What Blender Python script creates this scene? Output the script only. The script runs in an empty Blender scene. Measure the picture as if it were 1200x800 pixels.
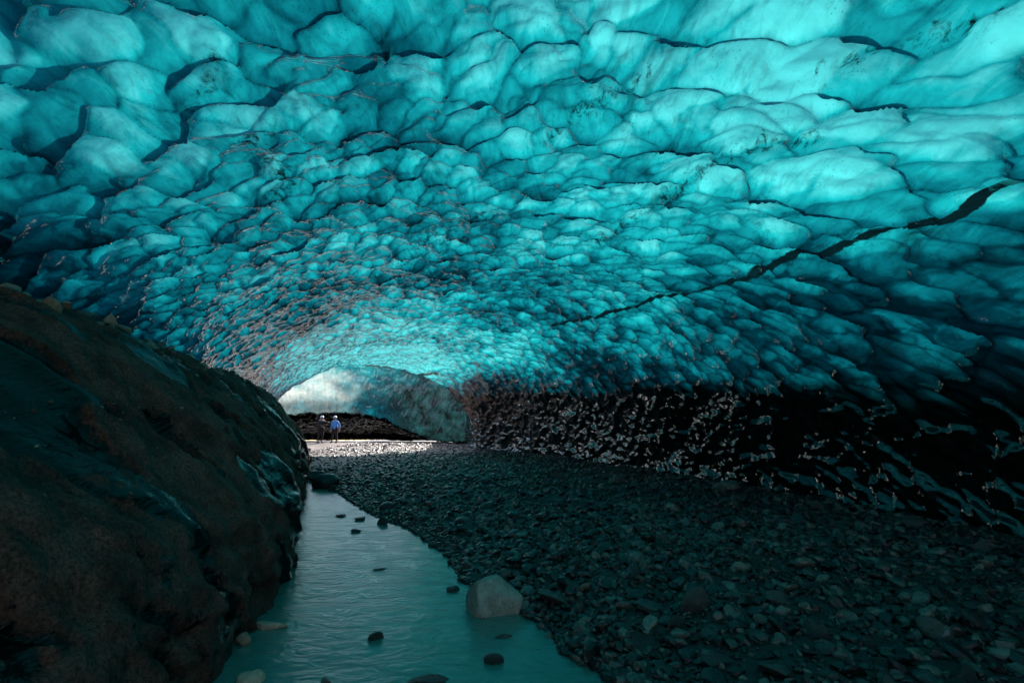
import bpy, bmesh, math, random
import numpy as np
from mathutils import Vector, Matrix, Euler

random.seed(7)
RNG = np.random.default_rng(11)
scene = bpy.context.scene
COL = scene.collection
PI = math.pi

# ------------------------------------------------------------------ camera
cam_d = bpy.data.cameras.new('camera')
cam_d.lens = 18.0; cam_d.sensor_width = 36.0
cam_d.clip_start = 0.05; cam_d.clip_end = 500
cam = bpy.data.objects.new('camera', cam_d); COL.objects.link(cam)
cam.location = (0, 0, 1.8)
cam.rotation_euler = (math.radians(90 + 9.2), 0, 0)
scene.camera = cam

# ------------------------------------------------------------------ numeric helpers
def itp(x, pts):
    a = np.array(pts, float)
    return np.interp(x, a[:, 0], a[:, 1])

def smooth_itp(x, pts, w=0.6):
    return (itp(x - w, pts) + itp(x - w*0.5, pts) + itp(x, pts) + itp(x + w*0.5, pts) + itp(x + w, pts)) / 5.0

def sst(a, b, x):
    t = np.clip((x - a) / (b - a), 0, 1)
    return t * t * (3 - 2 * t)

def _hash(ix, iy, iz, seed):
    with np.errstate(over='ignore'):
        h = (ix.astype(np.int64) * 374761393 + iy.astype(np.int64) * 668265263 + iz.astype(np.int64) * 2147483647 + seed * 1274126177) & 0xFFFFFFFF
        h = ((h ^ (h >> 13)) * 1274126177) & 0xFFFFFFFF
        h = ((h ^ (h >> 16)) * 2246822519) & 0xFFFFFFFF
        h = h ^ (h >> 15)
    return (h & 0xFFFFFF).astype(np.float64) / float(0xFFFFFF)

def vnoise(x, y, z=None, seed=0):
    """value noise in -1..1"""
    x = np.asarray(x, float); y = np.asarray(y, float)
    z = np.zeros_like(x) if z is None else np.asarray(z, float)
    xi = np.floor(x); yi = np.floor(y); zi = np.floor(z)
    fx = x - xi; fy = y - yi; fz = z - zi
    fx = fx*fx*fx*(fx*(fx*6-15)+10); fy = fy*fy*fy*(fy*(fy*6-15)+10); fz = fz*fz*fz*(fz*(fz*6-15)+10)
    r = 0
    for a in (0, 1):
        wx = fx if a else 1 - fx
        for b in (0, 1):
            wy = fy if b else 1 - fy
            for c in (0, 1):
                wz = fz if c else 1 - fz
                r = r + wx*wy*wz*_hash(xi+a, yi+b, zi+c, seed)
    return r * 2 - 1

def fbm(x, y, z=None, seed=0, octv=4):
    r = 0; a = 1.0; s = 0
    for k in range(octv):
        zz = None if z is None else z * 2**k
        r = r + a * vnoise(x * 2**k + 17.3*k, y * 2**k - 9.1*k, zz, seed + k)
        s += a; a *= 0.5
    return r / s

def scallops(p, q, seed, k=14.0, tilt=0.55, dirv=(0.3, 1.0)):
    """soft cellular cups; 0 at the ridges, towards 1 in the cup, one side steeper"""
    dl = math.hypot(*dirv); dx0, dy0 = dirv[0]/dl, dirv[1]/dl
    pi_ = np.floor(p); qi = np.floor(q)
    dmin = np.full(p.shape, 9.0)
    cells = []
    for a in (-1, 0, 1):
        for b in (-1, 0, 1):
            cx = pi_ + a; cy = qi + b
            jx = _hash(cx, cy, cx*0, seed); jy = _hash(cx, cy, cx*0, seed+5)
            rr = _hash(cx, cy, cx*0, seed+9)
            dx = p - (cx + 0.5 + 0.95*(jx-0.5)); dy = q - (cy + 0.5 + 0.95*(jy-0.5))
            d2 = dx*dx + dy*dy
            cells.append((d2 - 0.28*rr, dx, dy, rr, d2))
            dmin = np.minimum(dmin, d2 - 0.28*rr)
    num = 0; den = 0; rid = 0
    for pw, dx, dy, rr, d2 in cells:
        w = np.exp(-k*(pw - dmin))
        f = (1 - 1.5*d2) * (0.7 + 0.6*rr) + tilt*(dx*dx0 + dy*dy0) + 0.3*(rr-0.5)
        num = num + w*f; den = den + w; rid = rid + w*rr
    return num/den, rid/den, 1.0/den     # height, cell random, 1/den: 1 inside, <1 on ridge

def grid_mesh(name, P, mats, flip=False, attrs=None, smooth=True, keep=None):
    nr, nc = P.shape[:2]
    me = bpy.data.meshes.new(name)
    idx = np.arange(nr*nc).reshape(nr, nc)
    a = idx[:-1, :-1]; b = idx[:-1, 1:]; c = idx[1:, 1:]; d = idx[1:, :-1]
    q = np.stack([a, b, c, d] if not flip else [a, d, c, b], -1).reshape(-1, 4)
    if keep is not None:
        q = q[keep.reshape(-1)]
    V = P.reshape(-1, 3)
    me.vertices.add(len(V)); me.vertices.foreach_set('co', V.astype(np.float32).ravel())
    me.loops.add(len(q)*4); me.loops.foreach_set('vertex_index', q.astype(np.int32).ravel())
    me.polygons.add(len(q)); me.polygons.foreach_set('loop_start', (np.arange(len(q))*4).astype(np.int32))
    me.polygons.foreach_set('loop_total', np.full(len(q), 4, np.int32))
    me.polygons.foreach_set('use_smooth', np.full(len(q), smooth, bool))
    me.update(calc_edges=True); me.validate()
    for k, v in (attrs or {}).items():
        if v.ndim == 3:
            at = me.attributes.new(k, 'FLOAT_VECTOR', 'POINT'); at.data.foreach_set('vector', v.astype(np.float32).ravel())
        else:
            at = me.attributes.new(k, 'FLOAT', 'POINT'); at.data.foreach_set('value', v.astype(np.float32).ravel())
    for m in mats: me.materials.append(m)
    return me

def link(name, me, parent=None):
    o = bpy.data.objects.new(name, me); COL.objects.link(o)
    if parent: o.parent = parent
    return o

def tag(o, label=None, cat=None, group=None, kind=None):
    if label: o['label'] = label
    if cat: o['category'] = cat
    if group: o['group'] = group
    if kind: o['kind'] = kind
    return o

# ------------------------------------------------------------------ node helpers
class NT:
    def __init__(s, name):
        s.m = bpy.data.materials.new(name); s.m.use_nodes = True
        s.t = s.m.node_tree; s.t.nodes.clear()
        s.out = s.n('ShaderNodeOutputMaterial')
    def n(s, typ, **kw):
        nd = s.t.nodes.new(typ)
        for k, v in kw.items(): setattr(nd, k, v)
        return nd
    def l(s, a, b): s.t.links.new(a, b)
    def put(s, sock, v):
        if hasattr(v, 'links') or hasattr(v, 'is_output'): s.l(v, sock)
        else:
            if isinstance(v, (tuple, list)) and len(v) == 3 and sock.type == 'RGBA': v = (*v, 1)
            sock.default_value = v
    def attr(s, name, vec=False):
        a = s.n('ShaderNodeAttribute', attribute_name=name); return a.outputs['Vector' if vec else 'Fac']
    def math(s, op, a, b=0.0, c=None, clamp=False):
        m = s.n('ShaderNodeMath', operation=op); m.use_clamp = clamp
        s.put(m.inputs[0], a); s.put(m.inputs[1], b)
        if c is not None: s.put(m.inputs[2], c)
        return m.outputs[0]
    def mix(s, f, a, b, blend='MIX'):
        m = s.n('ShaderNodeMix', data_type='RGBA', blend_type=blend)
        s.put(m.inputs[0], f); s.put(m.inputs[6], a); s.put(m.inputs[7], b); return m.outputs[2]
    def ramp(s, f, *st, interp='LINEAR'):
        r = s.n('ShaderNodeValToRGB'); r.color_ramp.interpolation = interp
        e = r.color_ramp.elements
        while len(e) < len(st): e.new(0.5)
        for i, (p, c) in enumerate(st):
            e[i].position = p; e[i].color = (*c, 1) if not isinstance(c, (int, float)) else (c, c, c, 1)
        s.put(r.inputs[0], f); return r.outputs[0]
    def noise(s, vec, scale, detail=4, rough=0.55, dist=0.0, out='Fac'):
        n = s.n('ShaderNodeTexNoise'); s.put(n.inputs['Vector'], vec)
        n.inputs['Scale'].default_value = scale; n.inputs['Detail'].default_value = detail
        n.inputs['Roughness'].default_value = rough; n.inputs['Distortion'].default_value = dist
        return n.outputs[out]
    def voro(s, vec, scale, feature='F1', out='Distance', rnd=1.0):
        n = s.n('ShaderNodeTexVoronoi', feature=feature); s.put(n.inputs['Vector'], vec)
        n.inputs['Scale'].default_value = scale; n.inputs['Randomness'].default_value = rnd
        return n.outputs[out]
    def mapping(s, vec, scale=(1,1,1), rot=(0,0,0), loc=(0,0,0)):
        m = s.n('ShaderNodeMapping'); s.put(m.inputs[0], vec)
        m.inputs['Scale'].default_value = scale; m.inputs['Rotation'].default_value = rot; m.inputs['Location'].default_value = loc
        return m.outputs[0]
    def coord(s, which='Object'): return s.n('ShaderNodeTexCoord').outputs[which]
    def bump(s, h, strength, dist, normal=None):
        b = s.n('ShaderNodeBump'); b.inputs['Strength'].default_value = strength; b.inputs['Distance'].default_value = dist
        s.put(b.inputs['Height'], h)
        if normal is not None: s.l(normal, b.inputs['Normal'])
        return b.outputs[0]
    def principled(s, **kw):
        p = s.n('ShaderNodeBsdfPrincipled')
        for k, v in kw.items(): s.put(p.inputs[k.replace('_', ' ')], v)
        return p
    def done(s, sh): s.l(sh, s.out.inputs[0]); return s.m

# ------------------------------------------------------------------ plan of the cave (metres; water level is z = 0)
SHORE = [(-8, 0.9), (2.0, 1.0), (3.0, 0.95), (3.95, .78), (4.14, .63), (4.43, .41), (4.86, .36), (5.45, .0), (6.35, -.55), (7.79, -.99),
         (9.32, -1.78), (11.07, -3.01), (13.67, -4.4), (17.39, -6.41), (20, -8.0), (40, -14)]
BASEL = [(-12, -2.0), (0, -2.05), (4.08, -2.18), (4.86, -2.33), (6.04, -2.55), (8.05, -3.32), (10.12, -4.12), (14.53, -5.74), (17.93, -6.91), (21, -8.2), (24, -10)]
RIDGEX = [(-12, -4.6), (0, -4.8), (5, -5.16), (7, -5.6), (10, -6.4), (15, -7.77), (19, -8.46), (22, -9.3), (25, -11)]
RIDGEZ = [(-12, 3.0), (0, 3.1), (5, 3.22), (7, 3.15), (10, 3.05), (15, 3.1), (17, 2.75), (19, 2.02), (21, .95), (23, -.1), (25, -.6)]
WALLR = [(-16, 8.5), (-5, 8.0), (0, 7.2), (6, 5.9), (7.6, 5.55), (11.6, 4.75), (17.6, 2.9), (24, .9), (28.5, -2.3), (33.7, -2.8), (46, -4.0), (54, -6)]
WALLL = [(-16, -7.5), (0, -6.3), (5, -6.5), (10, -8.1), (15, -10.0), (20, -11.6), (25, -13.0), (28.5, -13.2), (31, -17), (46, -22.5), (54, -22.5)]

def ground_z(x, y):
    d = np.maximum(x - itp(y, SHORE), (y - 16.9) * 0.75)
    up = 0.52 * (1 - np.exp(-np.maximum(d, 0) / 1.7)) + 0.03*np.minimum(d, 0.0)*0 
    dn = -0.35 * sst(0, 0.8, -d)
    far = 0.12 * sst(22, 33, y) * np.exp(-((x + 12) / 5.0)**2)
    z = up + dn + far + 0.05 * fbm(x*0.7, y*0.7, seed=3, octv=3) * sst(0.1, 1.2, d) + 0.045 * fbm(x*2.6, y*2.6, seed=31, octv=3) * sst(0, 0.5, d)
    z = z + 6.0 * sst(-16.0, -25.0, x) * (1 - sst(29.0, 31.0, y)) * sst(8, 14, y)  # unseen slope added outside the left mouth to bounce sunlight in
    z = z - 0.55 * sst(36.0, 40.0, y + 0.25*(x+12))
    return z

# ------------------------------------------------------------------ materials
def mat_ice():
    s = NT('glacier_ice')
    uv = s.attr('ice_uv', True)
    thin = s.attr('thin'); dirt = s.attr('dirt'); frost_light = s.attr('frost_light'); vein = s.attr('vein')  # thin also carries painted bright zones and dark creases
    # layered grey-black sediment streaks running through the ice
    pos = s.coord()
    st1 = s.noise(s.mapping(pos, (3.4, 1.0, 2.4), (0, 0, math.radians(-24))), 1.0, 6, 0.66, 0.5)
    st2 = s.noise(s.mapping(pos, (9, 2.2, 7), (0, 0, math.radians(-35))), 1.0, 6, 0.7, 1.0)
    big = s.noise(pos, 0.45, 3, 0.5, 0.4)
    streak = s.math('MULTIPLY', s.ramp(st1, (0.54, 0), (0.70, 1)), s.ramp(big, (0.42, 0.1), (0.62, 1.0)))
    streak2 = s.math('MULTIPLY', s.ramp(st2, (0.52, 0), (0.68, 1)), s.ramp(big, (0.35, 0.25), (0.6, 0.8)))
    specks = s.math('MULTIPLY', s.ramp(s.voro(s.mapping(pos, (1.6, .8, 1), (0, 0, .5)), 22.0), (0.08, 1), (0.20, 0)), s.ramp(s.noise(pos, 1.5, 4, .6), (0.46, 0), (0.58, 1)))
    dk = s.math('MAXIMUM', s.math('MAXIMUM', s.math('MULTIPLY', streak, 0.8), s.math('MULTIPLY', streak2, 0.6)), s.math('MULTIPLY', specks, 0.7))
    vn = s.math('ADD', vein, s.math('MULTIPLY', s.math('SUBTRACT', s.noise(s.mapping(pos, (1.6, 1.0, 1.3), (0, 0, -.4)), 6.0, 6, 0.75, 0.6), 0.5), 1.5))
    vn = s.math('MULTIPLY', s.ramp(vn, (0.48, 0), (0.74, 1)), s.ramp(vein, (0.05, 0), (0.3, 1)))
    dk = s.math('MAXIMUM', dk, vn)
    cl = s.noise(pos, 1.1, 5, 0.55, 0.5)
    mk = s.noise(s.mapping(pos, (4.2, 1.5, 3.4), (0, 0, math.radians(-35))), 1.0, 6, 0.65, 1.6)   # milky swirls: air bubbles
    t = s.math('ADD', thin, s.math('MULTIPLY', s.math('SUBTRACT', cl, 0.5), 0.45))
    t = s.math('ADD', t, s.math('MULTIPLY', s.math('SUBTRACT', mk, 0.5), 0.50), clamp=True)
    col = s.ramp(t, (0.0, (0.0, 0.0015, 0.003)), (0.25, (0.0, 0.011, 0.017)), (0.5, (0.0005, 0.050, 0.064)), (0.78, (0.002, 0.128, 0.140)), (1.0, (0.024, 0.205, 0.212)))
    col = s.mix(dk, col, (0.0004, 0.0035, 0.0045))
    col = s.mix(dirt, col, (0.0, 0.0, 0.0))
    col = s.mix(s.math('MULTIPLY', frost_light, 0.85), col, s.mix(s.noise(s.mapping(pos, (1.5, 1, 2.4), (0, .5, 0)), 1.2, 7, .7), (0.05, 0.16, 0.17), (0.38, 0.32, 0.28)))
    col = s.mix(s.attr('silty'), col, s.mix(s.ramp(s.noise(pos, 1.1, 6, .7), (.4, 0), (.65, 1)), (0.0012, 0.0014, 0.0013), (0.004, 0.020, 0.021)))
    # bumps: small ripples in the polished surface
    h = s.math('ADD', s.math('MULTIPLY', s.noise(pos, 5.0, 2, 0.5, 0.3), 0.7), s.math('MULTIPLY', s.noise(pos, 22.0, 3, 0.5), s.math('MULTIPLY_ADD', dirt, -0.12, 0.12)))
    cup = s.n('ShaderNodeTexVoronoi', feature='SMOOTH_F1'); s.put(cup.inputs['Vector'], s.mapping(pos, (1.15, .8, 1), (0, 0, -.3))); cup.inputs['Scale'].default_value = 6.0; cup.inputs['Smoothness'].default_value = 0.25
    h = s.math('ADD', h, s.math('MULTIPLY', cup.outputs['Distance'], s.math('MULTIPLY', s.ramp(s.noise(uv, .7, 2), (.45, 0), (.65, 1)), -0.5)))
    h = s.math('ADD', h, s.math('MULTIPLY', s.noise(pos, 3.2, 4, .7), s.math('MULTIPLY', s.attr('silty'), 5.0)))
    h = s.math('ADD', h, s.math('MULTIPLY', s.noise(pos, 30.0, 3, 0.6), s.math('MULTIPLY', frost_light, 0.25)))
    bmp = s.bump(h, 0.6, 0.035)
    tr = s.n('ShaderNodeBsdfTranslucent'); s.put(tr.inputs[0], col); s.l(bmp, tr.inputs['Normal'])
    df = s.n('ShaderNodeBsdfDiffuse')
    dcol = s.mix(dk, (0.002, 0.018, 0.022), (0.001, 0.0012, 0.0014))
    dcol = s.mix(dirt, dcol, s.mix(s.noise(uv, 3.0, 4), (0.0015, 0.0015, 0.0015), (0.005, 0.0038, 0.003)))
    dcol = s.mix(s.math('MULTIPLY', frost_light, s.ramp(s.noise(s.mapping(pos, (1, 1, 2.2), (0, .5, 0)), 1.3, 7, 0.7), (0.35, 0.1), (0.62, 1.0))), dcol, (0.36, 0.32, 0.30))  # lit white of the far wall, painted into the colour
    dcol = s.mix(s.attr('silty'), dcol, s.mix(s.noise(pos, 2.2, 7, .7), (0.001, 0.001, 0.001), (0.014, 0.009, 0.006)))
    s.put(df.inputs[0], dcol); s.l(bmp, df.inputs['Normal'])
    add = s.n('ShaderNodeAddShader'); s.l(tr.outputs[0], add.inputs[0]); s.l(df.outputs[0], add.inputs[1])
    gl = s.n('ShaderNodeBsdfGlossy'); gl.inputs['Color'].default_value = (1, 1, 1, 1)
    s.put(gl.inputs['Roughness'], s.math('ADD', 0.035, s.math('MULTIPLY', frost_light, 0.3))); s.l(bmp, gl.inputs['Normal'])
    fr = s.n('ShaderNodeFresnel'); fr.inputs['IOR'].default_value = 1.75; s.l(bmp, fr.inputs['Normal'])
    mx = s.n('ShaderNodeMixShader'); s.l(s.math('MULTIPLY', fr.outputs[0], s.math('MULTIPLY_ADD', s.attr('silty'), -0.35, 1.0)), mx.inputs[0]); s.l(add.outputs[0], mx.inputs[1]); s.l(gl.outputs[0], mx.inputs[2])
    return s.done(mx.outputs[0])

def mat_ground():
    s = NT('wet_gravel_bed'); c = s.coord()
    n1 = s.noise(c, 3.0, 6, 0.6); v = s.voro(c, 22.0, out='Color'); vd = s.voro(c, 22.0)
    sep = s.n('ShaderNodeSeparateColor'); s.l(v, sep.inputs[0])
    col = s.mix(sep.outputs[0], (0.003, 0.003, 0.003), (0.022, 0.021, 0.019))
    col = s.mix(s.ramp(n1, (0.4, 0), (0.7, 1)), col, (0.014, 0.013, 0.012))
    # silt on the far mound, with warm light painted in as pale pink
    far = s.attr('silt')
    col = s.mix(far, col, s.mix(n1, (0.09, 0.052, 0.042), (0.23, 0.145, 0.115)))
    col = s.mix(s.attr('bounce_snow'), col, (0.82, 0.80, 0.77))  # bright snow added out of view as a reflector
    h = s.math('ADD', s.math('MULTIPLY', s.ramp(vd, (0, 1), (0.6, 0)), 0.6), s.noise(c, 45, 4, 0.6))
    p = s.principled(Base_Color=col, Roughness=0.55, Normal=s.bump(h, 0.8, 0.03))
    return s.done(p.outputs[0])

def mat_bank():
    s = NT('dirt_and_black_ice'); uv = s.attr('bank_uv', True); c = s.coord(); ice = s.attr('bare')
    n = s.noise(c, 42, 8, 0.85); n2 = s.noise(c, 2.6, 6, 0.65)
    dirt = s.mix(s.ramp(n, (0.38, 0), (0.66, 1)), (0.05, 0.020, 0.015), (0.52, 0.20, 0.145))
    dirt = s.mix(s.ramp(n2, (0.42, 0), (0.62, 1)), dirt, s.mix(1.0, dirt, (.4, .35, .33), 'MULTIPLY'))
    grit = s.math('MAXIMUM', s.ramp(s.voro(c, 38), (0.08, 1), (0.2, 0)), s.ramp(s.voro(c, 14), (0.06, 1), (0.13, 0)))
    grit = s.math('MULTIPLY', grit, s.ramp(s.noise(c, 3.2, 3), (0.42, 0), (0.6, 1)))
    dirt = s.mix(s.math('MULTIPLY', grit, 0.7), dirt, (0.45, 0.30, 0.22))
    icec = s.mix(s.ramp(s.noise(s.mapping(uv, (5, 1.2, 1), (0,0,0.7)), 1.0, 5, 0.6, 0.5), (0.4, 0), (0.7, 1)), (0.0015, 0.002, 0.002), (0.006, 0.009, 0.009))
    msk = s.math('ADD', ice, s.math('MULTIPLY', s.math('SUBTRACT', s.noise(c, 5, 7, 0.75), 0.5), 1.1))
    msk = s.ramp(msk, (0.47, 0), (0.57, 1))
    col = s.mix(msk, dirt, icec)
    rgh = s.math('MULTIPLY_ADD', msk, -0.74, 0.85)
    hd = s.math('MULTIPLY', s.math('ADD', n, s.math('MULTIPLY', grit, 0.6)), s.math('SUBTRACT', 1.0, msk))
    hi = s.math('MULTIPLY', s.noise(s.mapping(uv, (9, 2.6, 1), (0,0,0.85)), 1.0, 5, 0.6, 0.5), s.math('MULTIPLY', msk, 1.2))
    p = s.principled(Base_Color=col, Roughness=rgh, Normal=s.bump(s.math('ADD', hd, hi), 1.0, 0.045))
    p.inputs['IOR'].default_value = 1.30
    return s.done(p.outputs[0])

def mat_water():
    s = NT('milky_melt_water'); c = s.coord()
    m1 = s.noise(s.mapping(c, (1, 1.5, 1), (0, 0, .35)), 3.0, 4, 0.6, 1.6)
    m2 = s.noise(s.mapping(c, (1, 1, 1)), 14.0, 3, 0.5, 0.5)
    m3 = s.noise(s.mapping(c, (.8, 1.6, 1)), 1.6, 2, 0.5)
    h = s.math('ADD', s.math('ADD', m1, s.math('MULTIPLY', m2, 0.16)), s.math('MULTIPLY', m3, 1.0))
    silt = s.noise(c, 1.1, 5, 0.6, 0.8)
    col = s.mix(silt, (0.026, 0.125, 0.110), (0.050, 0.185, 0.160))
    p = s.principled(Base_Color=col, Roughness=0.24, Normal=s.bump(h, 0.17, 0.10))
    p.inputs['IOR'].default_value = 1.6
    return s.done(p.outputs[0])

def mat_stone(name, c1, c2, rough=0.42, use_attr=False, pits=0.0, k=1.0):
    s = NT(name); c = s.coord()
    if use_attr:
        r = s.attr('tone')
        c = s.coord()
    else:
        r = s.n('ShaderNodeObjectInfo').outputs['Random']
    base = s.mix(r, c1, c2)
    n = s.noise(c, 9 if use_attr else 3.0*k, 8, 0.72)
    col = s.mix(s.ramp(n, (0.3, 1), (0.7, 0)), base, s.mix(1.0, base, (0.38, 0.36, 0.34), 'MULTIPLY'))
    if pits:
        col = s.mix(s.math('MULTIPLY', s.ramp(s.voro(c, 9*k), (0.10, 1), (0.24, 0)), pits), col, (0.03, 0.03, 0.028))
    p = s.principled(Base_Color=col, Roughness=s.ramp(n, (0.3, rough - 0.14), (0.7, rough + 0.2)), Normal=s.bump(s.noise(c, 10*k if not use_attr else 40, 6, 0.7), 0.8, 0.03 if not use_attr else 0.01))
    return s.done(p.outputs[0])

def mat_plain(name, col, rough=0.7, bumpscale=60):
    s = NT(name); c = s.coord(); n = s.noise(c, bumpscale, 3)
    cc = s.mix(n, tuple(v*0.8 for v in col), tuple(min(1, v*1.15) for v in col))
    p = s.principled(Base_Color=cc, Roughness=rough, Normal=s.bump(n, 0.2, 0.01))
    return s.done(p.outputs[0])

ICE = mat_ice(); GROUND = mat_ground(); BANK = mat_bank(); WATER = mat_water()
STONE_STUFF = mat_stone('mixed_wet_stone', (0.004, 0.0045, 0.0045), (0.155, 0.145, 0.12), 0.26, True)
STONE_LIT = mat_stone('sunlit_pink_stone', (0.02, 0.014, 0.012), (0.20, 0.128, 0.105), 0.26, True)  # gravel tinted pale pink for the light on the far mound
STONES = {
    'grey': mat_stone('grey_stone', (0.025, 0.025, 0.025), (0.10, 0.098, 0.088)),
    'pale': mat_stone('pale_stone', (0.15, 0.16, 0.14), (0.28, 0.28, 0.25)),
    'black': mat_stone('black_stone', (0.02, 0.02, 0.021), (0.05, 0.05, 0.05), 0.3),
    'tan': mat_stone('tan_stone', (0.58, 0.36, 0.25), (0.78, 0.56, 0.42), 0.6),
}

# ------------------------------------------------------------------ ice cave shell
# vertical profile of the crown; between y = 30 and 40.5 the roof has fallen in and stands open to the sky
CROWN = [(-16.0, 0.6), (-14.5, 3.0), (-12, 4.0), (-8, 4.6), (0, 4.9), (6, 5.05), (14, 5.15), (24, 5.05), (27.6, 4.85), (28.5, 5.0), (29.1, 5.4), (31.0, 6.2), (36, 6.9),
         (44.3, 7.25), (44.7, 6.3), (45.0, 4.9), (45.3, 3.8), (45.6, 3.0), (46.0, 2.5), (47.5, 2.25), (51, 1.6), (53.5, .9), (54, 0.05)]
def build_shell():
    # rows along the profile
    ya = np.linspace(-16, 54, 20001)
    za = smooth_itp(ya, CROWN, 0.18)
    ds = np.hypot(np.diff(ya), np.diff(za)); arc = np.concatenate([[0], np.cumsum(ds)])
    ym = (ya[1:] + ya[:-1]) / 2
    step = np.where(ym < -1, 0.09, 0.020 + 0.0022*np.maximum(ym, 0))
    step = np.where(ym < 0.8, np.maximum(step, 0.04), step)
    step = np.where((ym > 30.5) & (ym < 44), 0.14, step)
    k = np.concatenate([[0], np.cumsum(ds/step)])
    nr = int(k[-1]); kk = np.linspace(0, k[-1], nr)
    yr = np.interp(kk, k, ya); vr = np.interp(kk, k, arc)
    NC = 820
    P = np.zeros((nr, NC, 3)); U = np.zeros((nr, NC))
    th = np.linspace(-0.12, PI + 0.12, 600)
    cr = smooth_itp(yr, CROWN, 0.18); xr = smooth_itp(yr, WALLR, 1.5); xl = smooth_itp(yr, WALLL, 1.5)
    for i in range(nr):
        c = (xr[i]+xl[i])/2; a = (xr[i]-xl[i])/2; b = cr[i]
        n = 2.25 + 3.2*float(sst(28.5, 34, yr[i]))
        ct, sn = np.cos(th), np.sin(th)
        X = c + a*np.sign(ct)*np.abs(ct)**(2/n)
        Z = b*np.sign(sn)*np.abs(sn)**(2/n)
        s = np.concatenate([[0], np.cumsum(np.hypot(np.diff(X), np.diff(Z)))])
        # finer toward the visible right side
        t = np.linspace(0, s[-1], NC)
        P[i, :, 0] = np.interp(t, s, X); P[i, :, 2] = np.interp(t, s, Z); P[i, :, 1] = yr[i]
        U[i] = t - np.interp(PI/2, th, s)
    P[..., 2] *= 1 - 0.9*sst(44.9, 46.0, P[..., 1])*sst(-14, -5.5, P[..., 0])
    V = np.repeat(vr[:, None], NC, 1) - np.interp(0, ya, arc)
    du = np.gradient(P, axis=1); dv = np.gradient(P, axis=0)
    N = np.cross(du, dv); N /= np.maximum(np.linalg.norm(N, axis=2, keepdims=True), 1e-9)
    # N should point outwards (up at the crown)
    if N[nr//2, NC//2, 2] < 0: N = -N
    x, y, z = P[..., 0], P[..., 1], P[..., 2]
    # --- scallop size along the cave
    size = 0.30 + 0.25*(1 - sst(1.0, 10.0, vr - np.interp(0, ya, arc))) + 0.06*sst(14, 30, yr)
    vq = np.concatenate([[0], np.cumsum(np.diff(vr)/((size[1:]+size[:-1])/2))])
    q = np.repeat(vq[:, None], NC, 1); p = U/size[:, None]
    wob = 0.55
    wx = wob*fbm(p*0.35, q*0.35, seed=41, octv=3); wy = wob*fbm(p*0.35+50, q*0.35, seed=47, octv=3)
    # diagonal fabric: the scallops lean along the flow of the ice
    sh = 0.35
    wx = wx + 0.30*fbm(p*1.5, q*1.5, seed=43, octv=2); wy = wy + 0.30*fbm(p*1.5+9, q*1.5, seed=44, octv=2)
    p1 = (p + wx)*1.08 + sh*(q + wy)*0.25; q1 = (q + wy)*0.78 - 0.18*(p + wx)
    H1, R1, E1 = scallops(p1, q1, 101, 26, 0.62, (-0.25, -1.0))
    p2 = p1*2.05 + 9.3; q2 = q1*1.9 + 4.1
    H2, R2, E2 = scallops(p2, q2, 207, 26, 0.6, (0.2, -1.0))
    H3, R3, E3 = scallops(p1*0.52 + 3.3, q1*0.5 + 7.7, 307, 22, 0.6, (-0.5, -1.0))
    S = size[:, None]
    m2 = sst(-0.1, 0.5, fbm(p*0.2, q*0.2, seed=77, octv=2))
    disp = S*(0.20*H1 + 0.07*m2*H2 + 0.20*H3)
    big = 0.30*fbm(U*0.22, V*0.16, seed=5, octv=2) + 0.16*fbm(U*0.6, V*0.45, seed=15, octv=3)
    disp = disp + S*0.10*(H2 + .3*H1)*np.where(x > ((xr+xl)/2)[:, None], 1 - sst(1.8, 3.0, z), 0)
    disp = disp + big
    disp = disp + 0.006*fbm(U*3.0, V*2.0, seed=25, octv=3)
    foot = sst(-0.2, 0.8, z)
    back = sst(44.2, 45.0, y)*(1 - sst(46.5, 47.5, y))
    disp = disp*(0.35 + 0.65*foot)*(1 + 0.5*back)
    lip = np.exp(-((y - 28.6)/0.9)**2)
    disp = disp*(1 - 0.3*lip)
    # keep the shell off the vantage point
    P2 = P + N*disp[..., None]
    # fold the cup edges a little along the cave so that they overlap like scales
    P2[..., 1] -= (0.0*S*(H1 - 0.4))*sst(0.5, 2.5, z)*(1 - back)
    z2 = P2[..., 2]; y2 = P2[..., 1]; x2 = P2[..., 0]
    # --- ice properties; thin also holds painted bright and dark zones
    side = sst(0.35, 1.0, np.abs(x - (x[:, NC//2])[:, None]) / ((xr-xl)/2)[:, None])
    right = (x > ((xr+xl)/2)[:, None])
    thin = 0.56 + 0.42*fbm(U*0.28, V*0.2, seed=61, octv=4) + 0.14*(R1 - .5) + 0.05*(R3 - .5)
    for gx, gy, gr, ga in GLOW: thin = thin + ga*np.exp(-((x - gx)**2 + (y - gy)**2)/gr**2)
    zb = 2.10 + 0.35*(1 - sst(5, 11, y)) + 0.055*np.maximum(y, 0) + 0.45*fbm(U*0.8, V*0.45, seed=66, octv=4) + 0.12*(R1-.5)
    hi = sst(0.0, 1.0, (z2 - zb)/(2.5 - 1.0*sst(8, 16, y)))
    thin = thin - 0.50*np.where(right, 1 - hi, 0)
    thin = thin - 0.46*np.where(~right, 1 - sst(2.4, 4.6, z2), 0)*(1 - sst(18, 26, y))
    thin = thin + 0.30*(H1 - 0.4) - (0.26 + .2*fbm(p*.8, q*.8, seed=93, octv=2))*(1 - E1) - 0.14*m2*(1 - E2) - 0.14*(1 - E3)  # scallop shading painted in: brighter cups, dark creases
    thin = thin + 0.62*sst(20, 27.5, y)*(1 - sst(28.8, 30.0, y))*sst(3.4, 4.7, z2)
    thin = thin - 0.25*sst(-3, -10, y)*1.0  # rear ceiling darkened to hold back its light
    dirt = np.where(right, 1 - sst(-0.2 - 0.5*(1 - sst(5, 13, y)), 0.25 + 0.35*(1 - sst(5, 13, y)), z2 - zb + 0.25*(H1 - .4)), 0)
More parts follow.
